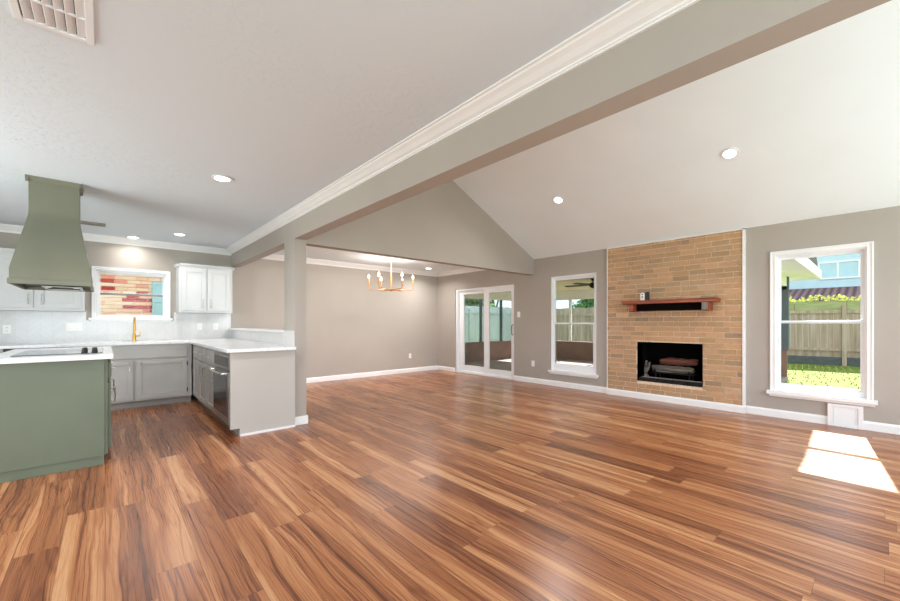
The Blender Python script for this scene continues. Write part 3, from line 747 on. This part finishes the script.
# ------------------------------------------------------------------ outlets, switches, vents
def plate(name, fn, a, z, label, cat, w=.072, h=.115, kind='outlet', group='wall plates'):
    r = thing(name, fn(a, 0, z - h / 2), label, cat, group)
    MB().fbox(fn, a - w / 2, a + w / 2, -.006, .0, z - h / 2, z + h / 2).build('cover_plate', PLATE, r, .002)
    n = max(1, round(w / .07))
    for i in range(n):
        c = a - w / 2 + w * (i + .5) / n
        if kind == 'outlet':
            for zz in (z - .022, z + .022):
                s = MB().fbox(fn, c - .014, c + .014, -.009, -.006, zz - .014, zz + .014).build('socket', PLATE, r, .001)
                MB().fbox(fn, c - .007, c - .004, -.0095, -.009, zz - .006, zz + .006).fbox(fn, c + .004, c + .007, -.0095, -.009, zz - .006, zz + .006).build('slots', SLOT, s)
        else:
            MB().fbox(fn, c - .016, c + .016, -.009, -.006, z - .032, z + .032).build('rocker', PLATE, r, .001)
BT = lambda a, d, z: (a, YW - .01 + d, z)
plate('wall_outlet', BW, 5.57, .40, 'white outlet low on the dining area back wall', 'outlet')
plate('wall_outlet', RW, 4.675, .39, 'white outlet low on the wall between sliding door and window', 'outlet')
plate('wall_switch', RW, 5.035, 1.385, 'white light switch beside the sliding glass door', 'switch', .075, .12, 'switch')
plate('wall_outlet', BT, -.965, 1.13, 'white outlet on the backsplash at the far left behind the island', 'outlet', .075)
plate('wall_switch', BT, -.33, 1.155, 'wide white switch plate on the backsplash just left of sink window', 'switch', .165, .115, 'switch')
plate('wall_switch', BT, 1.19, 1.15, 'white switch plate on backsplash under the right wall cabinet', 'switch', .075, .115, 'switch')
plate('wall_outlet', BT, 1.425, 1.15, 'white outlet on backsplash in the corner under the right wall cabinet', 'outlet', .075)

vb = thing('floor_vent', (XW, .27, 0), 'white boxed wall vent at the baseboard under the right window', 'vent')
MB().frame(RW, .125, .415, 0, .262, (.04, .04, .03, .03), -.045, 0).fbox(RW, .16, .38, -.03, 0, .02, .24).build('housing', TRIM, vb, .003)
MB().fbox(RW, .185, .355, -.034, -.03, .045, .22).frame(RW, .175, .365, .035, .23, (.01,) * 4, -.038, -.03).build('cover', VINYL, vb, .002)

def ceiling_vent(x0, x1, y0, y1, label, mat, along_y=True, n=8, bank=2):
    r = thing('ceiling_vent', ((x0 + x1) / 2, (y0 + y1) / 2, HC), label, 'vent', 'ceiling air vents')
    C = lambda a, d, z: (a, z, HC - d)
    MB().frame(C, x0, x1, y0, y1, (.028, .028, .028, .028), 0, .014).build('frame', mat, r, .003)
    MB().box(x0 + .02, x1 - .02, y0 + .02, y1 - .02, HC - .001, HC + .002).build('duct_back', DARKMETAL, r)
    sl = MB()
    L = (y1 - y0 - .056)
    for j in range(bank):
        ya_ = y0 + .028 + L * j / bank; yb_ = y0 + .028 + L * (j + 1) / bank
        for i in range(n):
            xx = x0 + .028 + (x1 - x0 - .056) * (i + .5) / n
            sl.prism([(-.012, 0), (-.008, 0), (.017, .013), (.013, .013)], lambda p, q, t, xx=xx: (xx + p, t, HC - .014 + q), ya_ + .003, yb_ - .003)
        if j: sl.box(x0 + .028, x1 - .028, ya_ - .004, ya_ + .004, HC - .013, HC - .004)
    sl.build('louvers', mat, r)
ceiling_vent(-.285, -.035, 1.90, 2.405, 'white louvered air vent on the kitchen ceiling nearest the camera', VINYL, n=6, bank=3)
ceiling_vent(-.235, .005, 6.69, 6.87, 'small gray ceiling vent just behind the range hood', GRAYMET, n=7, bank=1)

# ------------------------------------------------------------------ lamps
def downlight(loc, label, rot=None, watts=13, col=(1.0, .97, .93)):
    r = thing('recessed_light', loc, label, 'ceiling light', 'recessed ceiling lights')
    x, y, z = loc
    MB().lathe([(.055, -.001), (.078, -.003), (.082, -.008), (.080, -.012), (.060, -.012), (.055, -.006)], loc, 28).build('trim_ring', TRIM, r, smooth=True)
    MB().lathe([(.058, -.010), (.058, -.013)], loc, 28).build('lens', LAMP, r)
    d = bpy.data.lights.new('recessed_lamp', 'AREA'); d.shape = 'DISK'; d.size = .11; d.energy = watts; d.color = col; d.spread = math.radians(150)
    o = bpy.data.objects.new('recessed_lamp', d); COL.objects.link(o); o.parent = r; o.location = (0, 0, -.03)
    if rot: r.rotation_euler = rot
    return r
downlight((.77, 3.88, HC), 'lit recessed light in the kitchen ceiling nearest the beam crown and camera')
downlight((.80, 6.75, HC), 'lit recessed light above the counter corner beside right wall cabinet', watts=8)
downlight((.31, 7.45, HC), 'lit recessed light close above the sink window', watts=4)
SL = -math.atan(.4745)
zs = lambda x: 2.49 + (XW - x) * .4745
downlight((5.16, 3.28, zs(5.16)), 'lit recessed light in the vaulted ceiling left, toward gable wall', (0, -SL, 0))
downlight((5.16, 1.11, zs(5.16)), 'lit recessed light in the vaulted ceiling above window right of fireplace', (0, -SL, 0))
downlight((5.68, 7.10, HC), 'lit recessed light in the dining ceiling beside the chandelier')
def fill_lamp(loc, watts, col=(1.0, .96, .9)):  # added fill lamps outside the view, without fixtures
    d = bpy.data.lights.new('added_fill_lamp', 'AREA'); d.shape = 'DISK'; d.size = .12; d.energy = watts; d.color = col; d.spread = math.radians(160)
    o = bpy.data.objects.new('added_fill_lamp', d); COL.objects.link(o); o.location = loc
def wall_fill(loc, watts):  # added fill lamp aimed at the dining back wall, no fixture
    o = area('added_wall_fill', loc, (0.0, 0.8, -0.62), .6, .3, watts, (1, .97, .93), 110)
fill_lamp((.9, -1.2, HC - .03), 12); fill_lamp((-1.5, 3.0, HC - .03), 12); wall_fill((2.7, 5.3, HC - .04), 22); wall_fill((4.6, 5.3, HC - .04), 22)

ch = thing('chandelier', (4.20, 6.43, HC), 'gold six-arm candle chandelier hanging from the dining ceiling', 'chandelier')
CX, CY = 4.20, 6.43
MB().lathe([(.02, -.045), (.05, -.03), (.062, -.012), (.064, 0)], (CX, CY, HC), 20).build('canopy', VINYL, ch, smooth=True)
MB().tube([(CX, CY, HC - .03), (CX, CY, 2.12)], .007, 8).build('upper_rod', VINYL, ch, smooth=True)
MB().tube([(CX, CY, 2.12), (CX, CY, 1.86)], .012, 10).lathe([(.018, 0), (.02, .02), (.014, .04)], (CX, CY, 2.10), 12).build('stem', GOLD, ch, smooth=True)
MB().lathe([(.004, -.035), (.022, -.022), (.03, -.008), (.06, .004), (.06, .012), (.02, .03)], (CX, CY, 1.86), 20).build('hub', GOLD, ch, smooth=True)
for k in range(6):
    t = math.radians(48.15 - 90 + 7 + 60 * k); R = .43
    ex, ey = CX + R * math.cos(t), CY + R * math.sin(t)
    arm = MB().tube([(CX + .03 * math.cos(t), CY + .03 * math.sin(t), 1.862), (ex - .012 * math.cos(t), ey - .012 * math.sin(t), 1.862), (ex, ey, 1.874), (ex, ey, 1.96)], .0075, 8).build('arm', GOLD, ch, smooth=True)
    MB().lathe([(.010, 0), (.018, .004), (.018, .010), (.011, .014), (.011, .125)], (ex, ey, 1.955), 14).build('candle_sleeve', GOLD, arm, smooth=True)
    MB().lathe([(.006, 0), (.013, .015), (.016, .032), (.012, .055), (.004, .078)], (ex, ey, 2.08), 14).build('bulb', BULB, arm, smooth=True)
    d = bpy.data.lights.new('candle_glow', 'POINT'); d.energy = 2.4; d.color = (1, .95, .88); d.shadow_soft_size = .05
    o = bpy.data.objects.new('candle_glow', d); COL.objects.link(o); o.parent = ch; o.location = (ex - CX, ey - CY, 2.175 - HC)

# ------------------------------------------------------------------ outdoors
GZ = -.12
struct(MB().box(-45, 60, -45, 60, GZ - .3, GZ).build('lawn', GRASS), 'sunlit green back yard lawn', 'lawn')
struct(MB().box(6.62, 10.9, -3, 1.30, GZ, GZ + .04).build('path', PATIO), 'pale concrete pad outside the right window', 'path')
# a few hundred grass tufts near the fence line, uncounted
gm = MB(); rg_ = random.Random(5)
for _ in range(900):
    x = rg_.uniform(9, 16.5); y = rg_.uniform(-.6, 2.6)
    a = rg_.uniform(0, PI); h = rg_.uniform(.03, .06); w = .012; dx, dy = math.cos(a) * w, math.sin(a) * w
    gm.add([(x - dx, y - dy, GZ), (x + dx, y + dy, GZ), (x + rg_.uniform(-.03, .03), y + rg_.uniform(-.03, .03), GZ + h)], [(0, 1, 2)])
go = gm.build('grass_blades', GRASS); tag(go, 'short grass growing on the back yard lawn', 'grass', kind='stuff')

# porch (screened room behind the sliding door)
PX0, PX1, PYA, PYB = 6.62, 11.7, 1.42, 8.70
pf = struct(MB().box(PX0, PX1 + .1, PYA, PYB + .1, GZ, -.03).build('porch_floor', CONCRETE), 'concrete slab floor of the screened porch', 'floor')
po = thing('screened_porch', (9.1, 5.0, -.03), 'screened porch with brown knee wall seen through the sliding door', 'porch', kind='structure')
MB().box(PX1 - .06, PX1, PYA, PYB, -.03, .56).box(PX0, PX1 - .06, PYB - .06, PYB, -.03, .56).box(PX1 - .10, PX1 + .02, PYA, PYB, .56, .585).box(PX0, PX1 - .1, PYB - .1, PYB + .02, .56, .585).build('knee_wall', KNEE, po)
MB().box(PX1 - .10, PX1, PYA, PYB, 1.98, 2.28).box(PX0, PX1 - .1, PYB - .10, PYB, 1.98, 2.28).box(PX0, PX1 - .1, PYA, PYA + .1, 2.05, 2.28).build('header_beam', WHITEOUT, po)
MB().box(PX0, PX1 + .35, PYA - .5, PYB + .35, 2.28, 2.34).build('porch_ceiling', PORCHCEIL, po)
for py_ in (1.42 + .05, 2.9, 4.4, 5.75, 6.95, 8.62):
    if py_ > 2: MB().box(PX1 - .08, PX1, py_ - .04, py_ + .04, .58, 1.98).build('post', WHITEOUT, po)
    else: MB().box(PX1 - .10, PX1 + .02, 1.39, 1.51, .58, 2.28).build('post', POSTDK, po)
for px_ in (7.3, 8.1, 9.1, 10.1, 11.0):
    MB().box(px_ - .03, px_ + .03, PYB - .08, PYB, .58, 1.98).build('post', POSTDK, po)
MB().box(PX1 - .045, PX1 - .042, PYA, PYB, .58, 1.98).build('screen', SCREEN, po)
MB().box(PX0, PX1, PYB - .045, PYB - .042, .58, 1.98).build('screen', SCREEN, po)
MB().prism([(PX0, 2.34), (PX1 + .35, 2.34), (9.3, 4.0), (8.6, 4.05), (PX0, 3.9)], lambda p, q, t: (p, t, q), PYA - .5, PYB + .35).build('porch_roof', SHINGLE, po)
MB().box(PX0, PX1 + .35, PYA - .5, PYA - .02, 2.265, 2.28).build('soffit', WHITEOUT, po)
MB().box(PX0, PX1 + .40, PYA - .54, PYA - .5, 2.20, 2.40).box(PX1 + .35, PX1 + .40, PYA - .5, PYB + .35, 2.20, 2.40).build('fascia', WHITEOUT, po)
# ceiling fan in the porch
fn_ = thing('ceiling_fan', (8.83, 4.65, 2.28), 'dark bronze ceiling fan under the porch ceiling', 'ceiling fan')
MB().lathe([(.05, 0), (.05, -.03), (.015, -.045), (.015, -.10)], (8.83, 4.65, 2.28), 14).build('canopy', BRONZE, fn_, smooth=True)
MB().lathe([(.03, 0), (.085, -.02), (.09, -.08), (.06, -.12), (.02, -.14)], (8.83, 4.65, 2.19), 18).build('motor', BRONZE, fn_, smooth=True)
for k in range(5):
    t = math.radians(100 + 72 * k); c, s = math.cos(t), math.sin(t)
    P = lambda a, b, z: (8.83 + a * c - b * s, 4.65 + a * s + b * c, z)
    MB().add([P(.08, -.03, 2.125), P(.22, -.06, 2.12), P(.68, -.07, 2.115), P(.70, .05, 2.135), P(.22, .05, 2.14), P(.08, .03, 2.135)] + [P(.08, -.03, 2.133), P(.22, -.06, 2.128), P(.68, -.07, 2.123), P(.70, .05, 2.143), P(.22, .05, 2.148), P(.08, .03, 2.143)],
             [(0, 1, 2, 3, 4, 5), (11, 10, 9, 8, 7, 6)] + [(i, (i + 1) % 6, 6 + (i + 1) % 6, 6 + i) for i in range(6)]).build('blade', BRONZE, fn_)

# fence: angled line beyond the porch and lawn, second run along the back side
def fence(p0, p1, h, label, top_band=7.5, FENCE=FENCE):
    P0, P1 = Vector((*p0, 0)), Vector((*p1, 0)); D = (P1 - P0); n_ = int(D.length / .145); d = D.normalized(); nn = Vector((-d.y, d.x, 0))
    r = thing('fence', ((P0 + P1) / 2 + Vector((0, 0, GZ))), label, 'fence')
    rn = random.Random(4)
    def bar(mb, a, b, off, th, z0_, z1_):
        q = [P0 + d * a + nn * off, P0 + d * b + nn * off, P0 + d * b + nn * (off + th), P0 + d * a + nn * (off + th)]
        mb.add([(v.x, v.y, z0_) for v in q] + [(v.x, v.y, z1_) for v in q], [(0, 3, 2, 1), (4, 5, 6, 7), (0, 1, 5, 4), (1, 2, 6, 5), (2, 3, 7, 6), (3, 0, 4, 7)])
    m = MB()
    for i in range(n_): bar(m, i * .145, i * .145 + .138, rn.uniform(0, .01), .02, GZ + .05, GZ + h - rn.uniform(0, .03))
    m.build('boards', FENCE, r)
    m = MB(); L_ = D.length
    for z_ in (GZ + .45, GZ + h - .35): bar(m, 0, L_, .03, .04, z_, z_ + .09)
    m.build('rails', FENCE, r)
    m = MB(); bar(m, 0, L_, .03, .03, GZ, GZ + .26); m.build('kick_board', FENCE_SHADE, r)
    if top_band:
        m = MB()
        for i in range(int(min(L_, top_band) / 1.2)): bar(m, i * 1.2, i * 1.2 + 1.185, .032, .03, GZ + h - .36 - .30 + .3, GZ + h + .03)
        m.build('top_boards', FENCETOP, r)
    for i in range(int(L_ / 2.4) + 1):
        m = MB(); bar(m, min(i * 2.4, L_ - .1), min(i * 2.4 + .10, L_), .03, .10, GZ, GZ + h - .1); m.build('post', FENCE, r)
    return r
fence((18.0, -4.0), (15.05, 10.3), 1.98, 'weathered wooden fence at the end of the lawn seen through right window')
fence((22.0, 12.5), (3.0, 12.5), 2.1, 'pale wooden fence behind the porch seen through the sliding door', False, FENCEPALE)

def leaf_cloud(mb, c, rad, n, size, rn):
    for _ in range(n):
        while True:
            v = Vector((rn.uniform(-1, 1), rn.uniform(-1, 1), rn.uniform(-1, 1)))
            if v.length <= 1: break
        v = v * (0.6 + .4 * rn.random()) ; p = Vector((c[0] + v.x * rad[0], c[1] + v.y * rad[1], c[2] + v.z * rad[2]))
        a = Vector((rn.uniform(-1, 1), rn.uniform(-1, 1), rn.uniform(-1, 1))).normalized(); b = a.orthogonal().normalized()
        s = size * rn.uniform(.6, 1.3)
        mb.add([p - a * s, p + b * s * .45, p + a * s, p - b * s * .45], [(0, 1, 2, 3)])
rn = random.Random(11)
m = MB()
for i in range(46):
    y = -3.2 + i * .24; x = 17.95 - (y + 4) * .206
    leaf_cloud(m, (x + .25, y, 1.96 + rn.uniform(-.05, .08)), (.24, .22, .13), 40, .05, rn)
tag(m.build('ivy_hedge', IVY), 'yellow-green leafy vine along the top of the lawn fence', 'hedge', kind='stuff')
TREES = [((10.8, 14.6), 3.0, 1.5, 'low green tree leftmost behind the pale fence beyond the porch'), ((14.8, 14.3), 3.0, 1.4, 'low green tree behind the pale fence in the right door pane'), ((17.6, 9.2), 3.2, 1.5, 'low green tree just behind the wooden fence beyond porch window'), ((18.2, 6.4), 3.0, 1.4, 'bushy green tree behind the wooden fence nearest the lawn'), ((12.6, 18.2), 4.2, 1.9, 'broad green tree behind the pale fence, seen through the sliding door'), ((18.6, 16.6), 4.6, 2.3, 'tall green tree at the fence corner beyond the porch'), ((20.5, 10.5), 4.4, 2.2, 'green tree behind the fence seen over the porch from window')]
for (tx, ty), th, tr, lab in TREES:
    t = thing('tree', (tx, ty, GZ), lab, 'tree', 'trees beyond the fence')
    MB().tube([(tx, ty, GZ), (tx + .1, ty, 1.4), (tx - .05, ty + .1, th - .6)], [.17, .13, .08], 10).tube([(tx + .08, ty, 1.6), (tx + .8, ty - .3, th - .3)], [.07, .03], 8).tube([(tx, ty, 1.9), (tx - .7, ty + .4, th - .2)], [.07, .03], 8).build('trunk', BARK, t, smooth=True)
    m = MB()
    for k in range(9):
        leaf_cloud(m, (tx + rn.uniform(-1, 1) * tr * .6, ty + rn.uniform(-1, 1) * tr * .6, th + rn.uniform(-1.6, 1.2)), (tr * .55, tr * .55, tr * .45), 330, .13, rn)
    m.build('crown', LEAF, t)

# neighbour's house behind the lawn fence
nh = thing('neighbor_house', (29, 2, GZ), 'pale blue two-storey house beyond the lawn fence', 'house')
MB().box(27, 34, -6, 12, GZ, 6.2).build('wall', BLUEWALL, nh)
sd = MB()
for k in range(22): sd.box(26.985, 27.0, -6, 12, 2.9 + k * .15, 2.9 + k * .15 + .135)
sd.build('siding', BLUEWALL, nh)
MB().prism([(24.2, 2.15), (27, 2.85), (27, 2.97), (24.2, 2.27)], lambda p, q, t: (p, t, q), -6, 12).build('lower_roof', ROOFTILE, nh)
MB().box(24.3, 27, -6, 12, GZ, 2.16).build('lower_wall', BLUEWALL, nh)
MB().prism([(26.3, 6.1), (34.7, 6.1), (30.5, 8.2)], lambda p, q, t: (p, t, q), -6.4, 12.4).build('roof', SHINGLE, nh)
w = MB().frame(lambda a, d, z: (26.98 - d, a, z), .62, 2.10, 3.38, 4.25, (.07, .07, .07, .07), 0, .05).box(26.93, 26.98, 1.35, 1.42, 3.45, 4.18).build('window', WHITEOUT, nh)
MB().box(26.96, 26.985, .68, 2.05, 3.44, 4.20).build('pane', BLUEGLASS, w)

# brick house close outside the kitchen window
bh = thing('brick_house', (.4, 10.8, GZ), 'peach and red brick house wall outside the kitchen window', 'house')
MB().box(-4, 4.4, 10.62, 11.2, GZ, 3.4).build('wall', OUTMORTAR, bh)
m = MB()
bricks(-2.4, 3.0, .6, 3.1, (.76, 1.02, 1.22, 2.10), lambda a, b, z0_, z1_, d: m.box(a, b, 10.595 - d, 10.62, z0_, z1_), seed=9)
m.build('bricks', OUTBRICK, bh)
sh = MB().box(.765, 1.015, 10.56, 10.62, 1.225, 2.095).build('shutter', TEALDOOR, bh, .004)
MB().frame(lambda a, d, z: (a, 10.56 - d, z), .765, 1.015, 1.225, 2.095, (.03, .03, .05, .05), 0, .015).box(.795, .985, 10.545, 10.56, 1.66, 1.70).build('shutter_frame', TEALDOOR, sh)
MB().prism([(10.1, 3.25), (11.3, 3.25), (11.3, 3.9)], lambda p, q, t: (t, p, q), -4.2, 4.6).build('eave', WHITEOUT, bh)
